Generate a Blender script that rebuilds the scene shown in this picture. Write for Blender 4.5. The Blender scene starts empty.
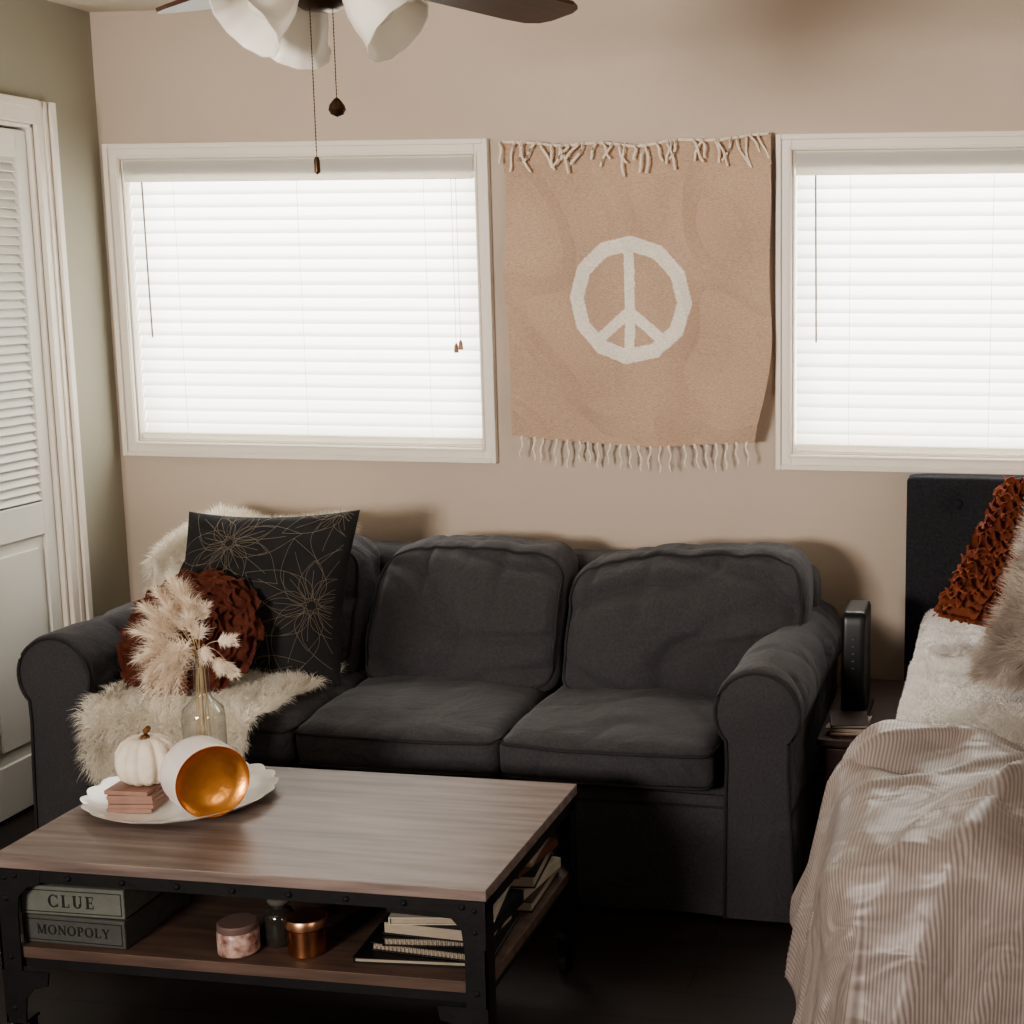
import bpy, bmesh, math, random
from math import sin, cos, pi, radians, sqrt
from mathutils import Vector, Matrix, noise
random.seed(7)
S = bpy.context.scene
COL = S.collection

def lin(c):
    r = []
    for x in c:
        x = x/255.0
        r.append(x/12.92 if x <= 0.04045 else ((x+0.055)/1.055)**2.4)
    return (r[0], r[1], r[2], 1.0)

# ---------------------------------------------------------------- materials
def mat(name, col, rough=0.7, var=0.12, vscale=6, bump=0.0, bscale=60, metal=0.0, vec=(1,1,1),
        col2=None, bump2=0.0, b2scale=8, transl=0.0, spec=0.4, sheen=0.0, dist2=0.02):
    m = bpy.data.materials.new(name); m.use_nodes = True
    nt = m.node_tree; N = nt.nodes; L = nt.links
    b = N['Principled BSDF']; out = N['Material Output']
    tc = N.new('ShaderNodeTexCoord'); mp = N.new('ShaderNodeMapping')
    mp.inputs['Scale'].default_value = vec
    L.new(tc.outputs['Object'], mp.inputs['Vector'])
    n = N.new('ShaderNodeTexNoise'); n.inputs['Scale'].default_value = vscale; n.inputs['Detail'].default_value = 5
    L.new(mp.outputs['Vector'], n.inputs['Vector'])
    r = N.new('ShaderNodeValToRGB')
    c = lin(col)
    if col2 is None:
        a = [max(0, x*(1-var)) for x in c[:3]]+[1]; d = [min(1, x*(1+var)) for x in c[:3]]+[1]
    else:
        a = c; d = lin(col2)
    r.color_ramp.elements[0].position = 0.3; r.color_ramp.elements[1].position = 0.7
    r.color_ramp.elements[0].color = a; r.color_ramp.elements[1].color = d
    L.new(n.outputs['Fac'], r.inputs['Fac']); L.new(r.outputs['Color'], b.inputs['Base Color'])
    b.inputs['Roughness'].default_value = rough; b.inputs['Metallic'].default_value = metal
    b.inputs['Specular IOR Level'].default_value = spec
    if sheen: b.inputs['Sheen Weight'].default_value = sheen
    last = None
    for (bs, sc) in ((bump, bscale), (bump2, b2scale)):
        if bs > 0:
            n2 = N.new('ShaderNodeTexNoise'); n2.inputs['Scale'].default_value = sc; n2.inputs['Detail'].default_value = 4
            if sc < 40: n2.inputs['Distortion'].default_value = 0.6
            L.new(mp.outputs['Vector'], n2.inputs['Vector'])
            bp = N.new('ShaderNodeBump'); bp.inputs['Strength'].default_value = bs; bp.inputs['Distance'].default_value = dist2 if sc < 40 else 0.004
            L.new(n2.outputs['Fac'], bp.inputs['Height'])
            if last: L.new(last.outputs['Normal'], bp.inputs['Normal'])
            last = bp
    if last: L.new(last.outputs['Normal'], b.inputs['Normal'])
    if transl > 0:
        t = N.new('ShaderNodeBsdfTranslucent'); L.new(r.outputs['Color'], t.inputs['Color'])
        mx = N.new('ShaderNodeMixShader'); mx.inputs['Fac'].default_value = transl
        L.new(b.outputs[0], mx.inputs[1]); L.new(t.outputs[0], mx.inputs[2]); L.new(mx.outputs[0], out.inputs['Surface'])
    return m

M = {}
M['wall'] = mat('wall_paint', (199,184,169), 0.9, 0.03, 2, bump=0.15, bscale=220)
M['wall_shaded'] = mat('wall_paint_shaded', (168,164,149), 0.9, 0.03, 2, bump=0.15, bscale=220)  # same paint as the back wall, with side-wall shade put into the colour
M['ceil'] = mat('ceiling_paint', (225,218,205), 0.9, 0.02, 2, bump=0.2, bscale=150)
M['trim'] = mat('trim_paint', (238,230,219), 0.45, 0.02, 3)
M['door'] = mat('door_paint', (232,230,222), 0.5, 0.02, 3)
M['slat'] = mat('blind_slat', (238,236,231), 0.5, 0.01, 3, transl=0.5)
M['rail'] = mat('blind_rail', (244,240,232), 0.5, 0.01, 3, transl=0.45)
M['sofa'] = mat('charcoal_cotton', (70,68,70), 0.95, 0.16, 150, bump=0.4, bscale=450, bump2=0.62, b2scale=5.5, spec=0.12, sheen=0.14, dist2=0.038)
M['sofaseam'] = mat('charcoal_piping', (56,55,56), 0.9, 0.1, 9, spec=0.15)
M['cream'] = mat('cream_fur', (246,240,228), 0.95, 0.05, 14, spec=0.1, transl=0.3)
M['greyfur'] = mat('grey_beige_fur', (168,154,142), 0.95, 0, 14, col2=(226,216,206), spec=0.1, transl=0.2)
M['rust'] = mat('rust_fabric', (132,76,54), 0.9, 0.2, 20, bump=0.3, bscale=300, spec=0.1)
M['rust_shaded'] = mat('rust_fabric_shaded', (92,52,40), 0.9, 0.3, 20, bump=0.3, bscale=300, spec=0.1)  # rust cloth again, sofa shade painted into its colour
M['blackpillow'] = mat('black_velvet', (46,45,46), 0.85, 0.15, 10, bump=0.3, bscale=400, bump2=0.4, b2scale=7, spec=0.2)
M['goldline'] = mat('pale_gold_thread', (134,122,106), 0.6, 0.1, 10, metal=0.1)
M['steel'] = mat('black_steel', (34,33,34), 0.55, 0.15, 20, bump=0.15, bscale=120, metal=0.3)
M['tablewood'] = mat('table_wood', (100,86,80), 0.42, 0, 5, vec=(0.7,9,9), col2=(146,129,121), bump=0.2, bscale=50, spec=0.55)
M['shelfwood'] = mat('shelf_wood', (80,63,55), 0.55, 0, 7, vec=(0.7,7,7), col2=(106,86,76), bump=0.15, bscale=50)
M['darkwood'] = mat('dark_walnut', (48,30,24), 0.5, 0, 6, vec=(1,8,8), col2=(78,50,38))
M['blade'] = mat('fan_blade_wood', (58,37,28), 0.4, 0, 6, vec=(1,8,8), col2=(84,55,43))
M['redwood'] = mat('red_brown_wood', (40,21,17), 0.45, 0, 6, vec=(8,1,8), col2=(58,30,25))
M['glasswhite'] = mat('frosted_glass', (252,248,240), 0.3, 0.01, 3, transl=0.4)
M['bronze'] = mat('bronze_metal', (86,66,50), 0.35, 0.1, 10, metal=0.9)
M['ceramic'] = mat('white_ceramic', (244,241,236), 0.2, 0.01, 5, spec=0.6)
M['marble'] = mat('white_marble_ceramic', (238,233,228), 0.3, 0, 3, col2=(248,245,242))
M['copper'] = mat('amber_copper', (226,160,92), 0.34, 0.18, 10, metal=1.0, bump=0.2, bscale=90)
M['pumpkin'] = mat('cream_pumpkin_skin', (236,224,207), 0.7, 0.08, 30, bump=0.4, bscale=70)
M['stem'] = mat('dry_brown_stem', (112,78,48), 0.8, 0.2, 20)
M['straw'] = mat('pale_straw_stem', (208,188,156), 0.8, 0.2, 20)
M['pampas'] = mat('dried_pampas', (252,240,226), 0.95, 0.05, 10, transl=0.35, spec=0.1)
M['coaster'] = mat('pink_tan_coaster', (158,124,110), 0.6, 0.12, 20)
M['headboard'] = mat('charcoal_upholstery', (52,52,56), 0.95, 0.25, 140, bump=0.5, bscale=380, spec=0.1)
M['white'] = mat('white_cotton', (236,232,228), 0.9, 0.02, 10, bump=0.8, bscale=70, spec=0.1, transl=0.1)
M['black'] = mat('black_plastic', (22,22,24), 0.35, 0.1, 10)
M['paper'] = mat('page_paper', (164,152,135), 0.9, 0.15, 30, vec=(1,1,30))
M['mattress'] = mat('mattress_ticking', (190,182,172), 0.9, 0.05, 10)
M['wand'] = mat('grey_wand_plastic', (150,142,130), 0.5, 0.05, 10)
M['tassel'] = mat('wood_cord_tassel', (160,124,96), 0.5, 0.05, 10)
M['fringe'] = mat('cream_yarn', (236,224,206), 0.95, 0.1, 40, bump=0.4, bscale=300, spec=0.1)
M['greybook'] = mat('grey_linen_board', (106,108,100), 0.85, 0.1, 30, bump=0.4, bscale=300)
M['greybook2'] = mat('dark_grey_linen_board', (80,80,77), 0.85, 0.1, 30, bump=0.4, bscale=300)
M['ink'] = mat('dark_ink', (30,29,28), 0.7, 0.05, 5)
M['led'] = mat('led_dot', (90,104,90), 0.5, 0.05, 5)
def solid(nm, c, rough=0.6, metal=0.0): return mat(nm, c, rough, 0.08, 12, metal=metal)

def glass_mat(name, tint=(1,1,1,1), base=0.03, k=0.5):
    m = bpy.data.materials.new(name); m.use_nodes = True
    nt = m.node_tree; N = nt.nodes; L = nt.links; N.remove(N['Principled BSDF'])
    out = N['Material Output']; t = N.new('ShaderNodeBsdfTransparent'); t.inputs[0].default_value = tint
    g = N.new('ShaderNodeBsdfGlossy'); g.inputs['Roughness'].default_value = 0.04
    lw = N.new('ShaderNodeLayerWeight'); lw.inputs[0].default_value = 0.3
    pw = N.new('ShaderNodeMath'); pw.operation='POWER'; pw.inputs[1].default_value=2.0; L.new(lw.outputs['Facing'], pw.inputs[0])
    ma = N.new('ShaderNodeMath'); ma.operation = 'MULTIPLY_ADD'; ma.inputs[1].default_value = k; ma.inputs[2].default_value = base
    L.new(pw.outputs[0], ma.inputs[0])
    mx = N.new('ShaderNodeMixShader'); L.new(ma.outputs[0], mx.inputs[0]); L.new(t.outputs[0], mx.inputs[1]); L.new(g.outputs[0], mx.inputs[2])
    L.new(mx.outputs[0], out.inputs['Surface']); return m
M['pane'] = glass_mat('window_glass', (0.97,0.98,0.98,1))
M['clear'] = glass_mat('clear_bottle_glass', (0.92,0.93,0.92,1), 0.10, 0.8)

def floor_mat():
    m = bpy.data.materials.new('dark_floor_planks'); m.use_nodes = True
    nt = m.node_tree; N = nt.nodes; L = nt.links; b = N['Principled BSDF']
    tc = N.new('ShaderNodeTexCoord'); br = N.new('ShaderNodeTexBrick')
    br.inputs['Scale'].default_value = 1.0; br.inputs['Brick Width'].default_value = 1.4; br.inputs['Row Height'].default_value = 0.13
    br.inputs['Mortar Size'].default_value = 0.003
    br.inputs['Color1'].default_value = lin((32,23,19)); br.inputs['Color2'].default_value = lin((42,30,24)); br.inputs['Mortar'].default_value = lin((12,9,8))
    L.new(tc.outputs['Object'], br.inputs['Vector']); L.new(br.outputs['Color'], b.inputs['Base Color'])
    b.inputs['Roughness'].default_value = 0.6; return m
M['floor'] = floor_mat()

def stripe_mat():
    m = bpy.data.materials.new('striped_seersucker'); m.use_nodes = True
    nt = m.node_tree; N = nt.nodes; L = nt.links; b = N['Principled BSDF']
    uv = N.new('ShaderNodeUVMap'); sp = N.new('ShaderNodeSeparateXYZ'); L.new(uv.outputs[0], sp.inputs[0])
    mu = N.new('ShaderNodeMath'); mu.operation = 'MULTIPLY'; mu.inputs[1].default_value = 2*pi/0.0066; L.new(sp.outputs[0], mu.inputs[0])
    si = N.new('ShaderNodeMath'); si.operation = 'SINE'; L.new(mu.outputs[0], si.inputs[0])
    r = N.new('ShaderNodeValToRGB'); r.color_ramp.elements[0].color = lin((128,116,111)); r.color_ramp.elements[1].color = lin((166,153,146))
    r.color_ramp.elements[0].position = 0.05; r.color_ramp.elements[1].position = 0.95
    mr = N.new('ShaderNodeMapRange'); mr.inputs[1].default_value = -1; mr.inputs[2].default_value = 1
    L.new(si.outputs[0], mr.inputs[0]); L.new(mr.outputs[0], r.inputs[0]); L.new(r.outputs[0], b.inputs['Base Color'])
    b.inputs['Roughness'].default_value = 0.42; b.inputs['Specular IOR Level'].default_value = 0.55
    b.inputs['Sheen Weight'].default_value = 0.1
    n = N.new('ShaderNodeTexNoise'); n.inputs['Scale'].default_value = 8; n.inputs['Distortion'].default_value = 1.0; L.new(uv.outputs[0], n.inputs['Vector'])
    bp = N.new('ShaderNodeBump'); bp.inputs['Strength'].default_value = 0.6; bp.inputs['Distance'].default_value = 0.035; L.new(n.outputs[0], bp.inputs['Height'])
    L.new(bp.outputs[0], b.inputs['Normal'])
    return m
M['stripe'] = stripe_mat()

def vcol_mat():
    m = bpy.data.materials.new('woven_tapestry'); m.use_nodes = True
    nt = m.node_tree; N = nt.nodes; L = nt.links; b = N['Principled BSDF']
    a = N.new('ShaderNodeVertexColor'); a.layer_name = 'Col'
    tc = N.new('ShaderNodeTexCoord'); mp = N.new('ShaderNodeMapping'); mp.inputs['Scale'].default_value = (40, 40, 130)
    L.new(tc.outputs['Object'], mp.inputs[0])
    n = N.new('ShaderNodeTexNoise'); n.inputs['Scale'].default_value = 3; n.inputs['Detail'].default_value = 3; L.new(mp.outputs[0], n.inputs['Vector'])
    r = N.new('ShaderNodeValToRGB'); r.color_ramp.elements[0].position = 0.3; r.color_ramp.elements[1].position = 0.7
    r.color_ramp.elements[0].color = (0.78,0.77,0.76,1); r.color_ramp.elements[1].color = (1.06,1.06,1.06,1)
    L.new(n.outputs[0], r.inputs[0])
    mx = N.new('ShaderNodeMix'); mx.data_type = 'RGBA'; mx.blend_type = 'MULTIPLY'; mx.inputs[0].default_value = 1.0
    L.new(a.outputs[0], mx.inputs[6]); L.new(r.outputs[0], mx.inputs[7]); L.new(mx.outputs[2], b.inputs['Base Color'])
    b.inputs['Roughness'].default_value = 0.95; b.inputs['Specular IOR Level'].default_value = 0.1
    bp = N.new('ShaderNodeBump'); bp.inputs['Strength'].default_value = 0.6; bp.inputs['Distance'].default_value = 0.004
    L.new(n.outputs[0], bp.inputs['Height']); L.new(bp.outputs[0], b.inputs['Normal'])
    return m
M['tapestry'] = vcol_mat()

# ---------------------------------------------------------------- mesh builder
class MB:
    def __init__(s): s.v=[]; s.f=[]; s.m=[]
    def add(s, vs, fs, mi=0):
        o=len(s.v); s.v += [tuple(p) for p in vs]
        for f in fs: s.f.append(tuple(i+o for i in f)); s.m.append(mi)
    def box(s,x0,x1,y0,y1,z0,z1,mi=0,T=None):
        vs=[Vector(p) for p in ((x0,y0,z0),(x1,y0,z0),(x1,y1,z0),(x0,y1,z0),(x0,y0,z1),(x1,y0,z1),(x1,y1,z1),(x0,y1,z1))]
        if T: vs=[T@p for p in vs]
        s.add(vs,[(0,3,2,1),(4,5,6,7),(0,1,5,4),(1,2,6,5),(2,3,7,6),(3,0,4,7)],mi)
    def lathe(s,prof,n=24,c=(0,0,0),mi=0,T=None,cap=True,rmod=None,zmod=None):
        vs=[];fs=[];c=Vector(c)
        for (r,z) in prof:
            for i in range(n):
                a=2*pi*i/n; rr=r*(rmod(a,z) if rmod else 1)
                p=Vector((rr*cos(a),rr*sin(a),z+(zmod(a,r) if zmod else 0)))
                vs.append(T@p if T else p+c)
        for k in range(len(prof)-1):
            for i in range(n):
                j=(i+1)%n; fs.append((k*n+i,k*n+j,(k+1)*n+j,(k+1)*n+i))
        if cap:
            if prof[0][0]>1e-5: fs.append(tuple(reversed(range(n))))
            if prof[-1][0]>1e-5: fs.append(tuple((len(prof)-1)*n+i for i in range(n)))
        s.add(vs,fs,mi)
    def tube(s,pts,r,n=6,mi=0,taper=None,closed=False):
        pts=[Vector(p) for p in pts]; vs=[];fs=[];K=len(pts)
        for k,p in enumerate(pts):
            a=pts[(k-1)%K] if (closed or k>0) else pts[0]; b=pts[(k+1)%K] if (closed or k<K-1) else pts[-1]
            t=(b-a).normalized() if (b-a).length>1e-9 else Vector((0,0,1))
            ref=Vector((0,0,1)) if abs(t.z)<0.9 else Vector((1,0,0))
            if closed: ref=Vector((0.13,0.9,0.2)).normalized()
            n1=t.cross(ref).normalized(); n2=t.cross(n1).normalized()
            rr=r*(taper(k/(K-1)) if taper else 1)
            for i in range(n):
                an=2*pi*i/n; vs.append(p+(n1*cos(an)+n2*sin(an))*rr)
        for k in range(K if closed else K-1):
            k2=(k+1)%K
            for i in range(n):
                j=(i+1)%n; fs.append((k*n+i,k*n+j,k2*n+j,k2*n+i))
        if not closed:
            fs.append(tuple(reversed(range(n)))); fs.append(tuple((K-1)*n+i for i in range(n)))
        s.add(vs,fs,mi)
    def grid(s,fn,nu,nv,mi=0,flip=False):
        vs=[];fs=[]
        for j in range(nv+1):
            for i in range(nu+1): vs.append(fn(i/nu,j/nv))
        for j in range(nv):
            for i in range(nu):
                a=j*(nu+1)+i; q=(a,a+1,a+nu+2,a+nu+1)
                fs.append(tuple(reversed(q)) if flip else q)
        s.add(vs,fs,mi)
    def rbox(s,w,d,h,r,n=10,deform=None,mi=0,c=(0,0,0)):
        hw=(w/2,d/2,h/2); c=Vector(c); bm=bmesh.new()
        for ax in range(3):
            for sg in (-1,1):
                g=[]
                for j in range(n+1):
                    row=[]
                    for i in range(n+1):
                        u=-1+2*i/n; v=-1+2*j/n
                        p=[0,0,0]; p[ax]=sg; p[(ax+1)%3]=u; p[(ax+2)%3]=v
                        q=Vector([p[k]*hw[k] for k in range(3)])
                        inn=Vector([max(-(hw[k]-r),min(hw[k]-r,q[k])) for k in range(3)])
                        dd=q-inn
                        if dd.length>1e-9: q=inn+dd.normalized()*r
                        row.append(bm.verts.new(q))
                    g.append(row)
                for j in range(n):
                    for i in range(n):
                        f=(g[j][i],g[j][i+1],g[j+1][i+1],g[j+1][i])
                        bm.faces.new(f if sg>0 else tuple(reversed(f)))
        bmesh.ops.remove_doubles(bm,verts=bm.verts,dist=1e-5)
        bm.verts.index_update()
        vs=[]
        for v in bm.verts:
            p=v.co.copy()
            if deform: p=deform(p,(p.x/hw[0],p.y/hw[1],p.z/hw[2]))
            vs.append(p+c)
        fs=[tuple(v.index for v in f.verts) for f in bm.faces]
        bm.free(); s.add(vs,fs,mi)
    def strands(s,samples,length,width,mi=0,jit=0.5,grav=0.4,clump=0.6,cs=18):
        for (p,nn) in samples:
            p=Vector(p); nn=Vector(nn)
            c=noise.noise_vector(p*cs)
            d=(nn+c*clump*1.6+Vector((random.uniform(-1,1),random.uniform(-1,1),random.uniform(-1,1)))*jit)
            if d.length<1e-4: continue
            d.normalize(); l=length*random.uniform(0.6,1.25)
            side=d.cross(Vector((random.uniform(-1,1),random.uniform(-1,1),random.uniform(-1,1))))
            if side.length<1e-4: continue
            side.normalize(); side*=width
            p1=p+d*l*0.5; d2=(d+Vector((0,0,-grav))+c*clump*0.4).normalized(); p2=p1+d2*l*0.5
            s.add([p-side,p+side,p1+side*0.8,p1-side*0.8,p2],[(0,1,2,3),(3,2,4)],mi)
    def obj(s,name,mats,parent=None,smooth=True,bevel=0,loc=None,rot=None,ang=40,recalc=False):
        me=bpy.data.meshes.new(name); me.from_pydata(s.v,[],s.f); me.update()
        if not isinstance(mats,(list,tuple)): mats=[mats]
        for m in mats: me.materials.append(m)
        me.polygons.foreach_set('material_index',s.m)
        if recalc:
            bm=bmesh.new(); bm.from_mesh(me); bmesh.ops.recalc_face_normals(bm,faces=bm.faces); bm.to_mesh(me); bm.free()
        if smooth:
            me.shade_smooth(); me.set_sharp_from_angle(angle=radians(ang))
        o=bpy.data.objects.new(name,me); COL.objects.link(o)
        if parent: o.parent=parent
        if loc: o.location=loc
        if rot: o.rotation_euler=rot
        if bevel:
            b=o.modifiers.new('bevel','BEVEL'); b.width=bevel; b.segments=2; b.limit_method='ANGLE'; b.angle_limit=radians(50)
        return o

def empty(name,loc=(0,0,0),rot=(0,0,0)):
    e=bpy.data.objects.new(name,None); e.empty_display_size=0.1; e.location=loc; e.rotation_euler=rot; COL.objects.link(e); return e
def meta(o,label,cat,group=None):
    o['label']=label; o['category']=cat
    if group: o['group']=group
    return o
def struct(o,label=None):
    o['kind']='structure'
    if label: o['label']=label
    return o
def bx(name,x0,x1,y0,y1,z0,z1,m,parent=None,bevel=0.002):
    b=MB(); b.box(x0,x1,y0,y1,z0,z1); return b.obj(name,m,parent,smooth=False,bevel=bevel)
def nz(x,y,z): return noise.noise(Vector((x,y,z)))
def crease(x,y,z):
    return max(0,1-abs(nz(x,y,z))*4.5)**1.5
def sst(a,b_,x):
    t_=max(0,min(1,(x-a)/(b_-a))); return t_*t_*(3-2*t_)

# serif lettering built from strokes (x right, z up, unit cap height)
def lettering(txt,h,m,parent,cx,cz,y,gap=0.16):
    TH=0.20; TN=0.09; SF=0.055
    def seg(P,Q,w):
        dx,dz=Q[0]-P[0],Q[1]-P[1]; l=sqrt(dx*dx+dz*dz); nx,nz_=-dz/l*w/2,dx/l*w/2
        return [(P[0]+nx,P[1]+nz_),(Q[0]+nx,Q[1]+nz_),(Q[0]-nx,Q[1]-nz_),(P[0]-nx,P[1]-nz_)]
    def bar(x0,x1,z0,z1): return [(x0,z0),(x1,z0),(x1,z1),(x0,z1)]
    def serif(x,z,w=0.36): return bar(x-w/2,x+w/2,z if z<0.5 else z-SF,z+SF if z<0.5 else z)
    def arc(cx_,cz_,rx,rz,a0,a1,thick=TH,thin=TN):
        out=[]; n_=22
        for i in range(n_):
            q=[]
            for a in (a0+(a1-a0)*i/n_,a0+(a1-a0)*(i+1)/n_):
                a=radians(a); w=thin+(thick-thin)*abs(cos(a)); q.append(((cx_+rx*cos(a),cz_+rz*sin(a)),(cx_+(rx-w)*cos(a),cz_+(rz-thin)*sin(a))))
            out.append([q[0][0],q[1][0],q[1][1],q[0][1]])
        return out
    G={}
    G['C']=(0.86,arc(0.45,0.5,0.45,0.52,45,315)+[bar(0.76,0.80,0.68,0.98),bar(0.76,0.80,0.02,0.30)])
    G['L']=(0.74,[bar(0.12,0.12+TH,0,1),serif(0.22,1),bar(0.04,0.70,0,SF+0.02),bar(0.65,0.70,0,0.30)])
    G['U']=(0.90,[bar(0.12,0.12+TH,0.32,1),bar(0.70,0.70+TN,0.32,1),serif(0.22,1),serif(0.745,1,0.28)]+arc(0.455,0.34,0.335,0.36,180,360))
    G['E']=(0.76,[bar(0.12,0.12+TH,0,1),bar(0.04,0.70,0,SF+0.02),bar(0.04,0.68,1-SF-0.02,1),bar(0.3,0.56,0.47,0.54),bar(0.65,0.70,0,0.28),bar(0.63,0.68,0.75,1),bar(0.53,0.57,0.38,0.63)])
    G['M']=(1.14,[bar(0.14,0.14+TN,0,1),bar(0.84,0.84+TH,0,1),seg((0.20,0.98),(0.56,0.04),TH*0.9),seg((0.56,0.04),(0.88,0.98),TN),serif(0.185,0,0.28),serif(0.94,0),bar(0.02,0.26,1-SF,1),bar(0.86,1.12,1-SF,1)])
    G['O']=(0.98,arc(0.49,0.5,0.48,0.52,0,360))
    G['N']=(0.98,[bar(0.14,0.14+TN,0,1),bar(0.78,0.78+TN,0,1),seg((0.18,0.97),(0.82,0.03),TH),serif(0.185,0,0.28),serif(0.825,1,0.28),bar(0.02,0.26,1-SF,1)])
    G['P']=(0.76,[bar(0.12,0.12+TH,0,1),serif(0.22,0),bar(0.04,0.42,1-TN,1),bar(0.3,0.42,0.44,0.44+TN)]+arc(0.40,0.72,0.34,0.28,-90,90))
    G['Y']=(0.90,[bar(0.36,0.36+TH,0,0.46),serif(0.46,0),seg((0.16,0.98),(0.46,0.42),TH*0.95),seg((0.46,0.42),(0.76,0.98),TN),serif(0.16,1,0.3),serif(0.76,1,0.26)])
    W=sum(G[c][0] for c in txt)+gap*(len(txt)-1); x=-W/2; b=MB()
    for c in txt:
        w,ps=G[c]
        for k,p in enumerate(ps):
            e=0.00002*k
            f=[(cx+(x+q[0])*h,y-0.0004-e,cz+(q[1]-0.5)*h) for q in p]; g_=[(a,y+0.001,z) for a,_,z in f]
            b.add(f+g_,[(0,1,2,3),(7,6,5,4),(0,4,5,1),(1,5,6,2),(2,6,7,3),(3,7,4,0)])
        x+=w+gap
    return b.obj('lettering',m,parent,smooth=False)

# ================================================================ ROOM
XL=-2.91; XR=2.3; YB=4.5; YF=-1.8; ZC=2.435
W1=(-2.885,-1.602); W2=(-0.710,0.573); WZ=(1.027,2.027); CW=0.047
b=MB(); t=0.14
o1=(W1[0]+CW,W1[1]-CW); o2=(W2[0]+CW,W2[1]-CW); z0=WZ[0]+CW; z1=WZ[1]-CW
b.box(XL-0.1,XR+0.1,YB,YB+t,-0.0,z0); b.box(XL-0.1,XR+0.1,YB,YB+t,z1,ZC)
b.box(XL-0.1,o1[0],YB,YB+t,z0,z1); b.box(o1[1],o2[0],YB,YB+t,z0,z1); b.box(o2[1],XR+0.1,YB,YB+t,z0,z1)
struct(b.obj('wall_back',M['wall'],smooth=False))
DY=(2.55,4.172); DZ=2.06
b=MB(); b.box(XL-0.1,XL,YF,DY[0],0,ZC); b.box(XL-0.1,XL,DY[1],YB,0,ZC); b.box(XL-0.1,XL,DY[0],DY[1],DZ,ZC)
struct(b.obj('wall_left',M['wall_shaded'],smooth=False))
struct(bx('wall_right',XR,XR+0.1,YF,YB,0,ZC,M['wall'],bevel=0))
struct(bx('wall_front',XL-0.1,XR+0.1,YF-0.1,YF,0,ZC,M['wall'],bevel=0))
struct(bx('floor',XL-0.7,XR+0.1,YF-0.1,YB+t,-0.06,0,M['floor'],bevel=0))
struct(bx('ceiling',XL-0.7,XR+0.1,YF-0.1,YB+t,ZC,ZC+0.06,M['ceil'],bevel=0))
struct(bx('baseboard_back',XL,XR,YB-0.014,YB,0,0.09,M['trim'],bevel=0.003))
b=MB(); b.box(XL,XL+0.014,DY[1]+0.08,YB-0.014,0,0.09); b.box(XL,XL+0.014,YF,DY[0]-0.08,0,0.09)
struct(b.obj('baseboard_left',M['trim'],smooth=False,bevel=0.003))
struct(bx('baseboard_right',XR-0.014,XR,YF,YB-0.014,0,0.09,M['trim'],bevel=0.003))
b=MB()
for (y0,y1) in ((DY[1],DY[1]+0.08),(DY[0]-0.08,DY[0])):
    b.box(XL,XL+0.016,y0,y1,0,DZ+0.07)
    ym=(y0+y1)/2
    s_=1 if y0>3 else -1
    b.box(XL+0.016,XL+0.028,*(sorted((ym+s_*0.015,ym+s_*0.04))),0,DZ+0.07)
    b.box(XL+0.016,XL+0.021,*(sorted((ym-s_*0.012,ym-s_*0.002))),0,DZ+0.07)
b.box(XL,XL+0.016,DY[0],DY[1],DZ,DZ+0.07); b.box(XL+0.016,XL+0.028,DY[0],DY[1],DZ+0.045,DZ+0.07)
b.box(XL-0.1,XL,DY[1]-0.012,DY[1],0,DZ); b.box(XL-0.1,XL,DY[0],DY[0]+0.012,0,DZ); b.box(XL-0.1,XL,DY[0],DY[1],DZ-0.012,DZ)
struct(b.obj('trim_1',M['trim'],smooth=False,bevel=0.003),'white moulded casing around the closet opening')
d=empty('door_1',(XL-0.03,DY[1]-0.014,0)); struct(d,'white louvered bifold closet door with lower panels')
n=4; pw=(DY[1]-DY[0]-0.03)/n
for k in range(n):
    y1=-k*pw-0.001; y0=y1-pw+0.003; b=MB(); st=0.050
    b.box(-0.015,0.015,y0,y0+st,0.015,2.04); b.box(-0.015,0.015,y1-st,y1,0.015,2.04)
    for (z0,z1) in ((0.015,0.17),(0.83,0.93),(1.96,2.04)): b.box(-0.015,0.015,y0+st,y1-st,z0,z1)
    b.box(-0.006,0.003,y0+st,y1-st,0.17,0.83)
    b.box(0.003,0.010,y0+st+0.03,y1-st-0.03,0.21,0.79)
    z=0.94
    while z<1.955:
        T=Matrix.Translation((0,0,z+0.012))@Matrix.Rotation(radians(56),4,'Y')
        b.box(-0.020,0.020,y0+st,y1-st,-0.0025,0.0025,T=T); z+=0.0265
    b.obj('door_panel',M['door'],d,smooth=False,bevel=0.0015)
for yy in (-pw*1.0-0.05,-pw*3+0.05):
    b=MB(); T=Matrix.Translation((0.015,yy,0.95))@Matrix.Rotation(radians(90),4,'Y')
    b.lathe([(0.006,0),(0.006,0.012),(0.014,0.018),(0.016,0.026),(0.010,0.033),(0,0.034)],16,T=T)
    b.obj('door_knob',M['bronze'],d)
struct(bx('wall_closet',XL-0.7,XL-0.65,DY[0]-0.2,DY[1]+0.2,0,ZC,M['wall'],bevel=0))
b=MB(); b.box(XL-0.65,XL-0.1,DY[0]-0.2,DY[0]-0.15,0,ZC); b.box(XL-0.65,XL-0.1,DY[1]+0.15,DY[1]+0.2,0,ZC)
struct(b.obj('wall_closet_side',M['wall'],smooth=False))

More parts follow.
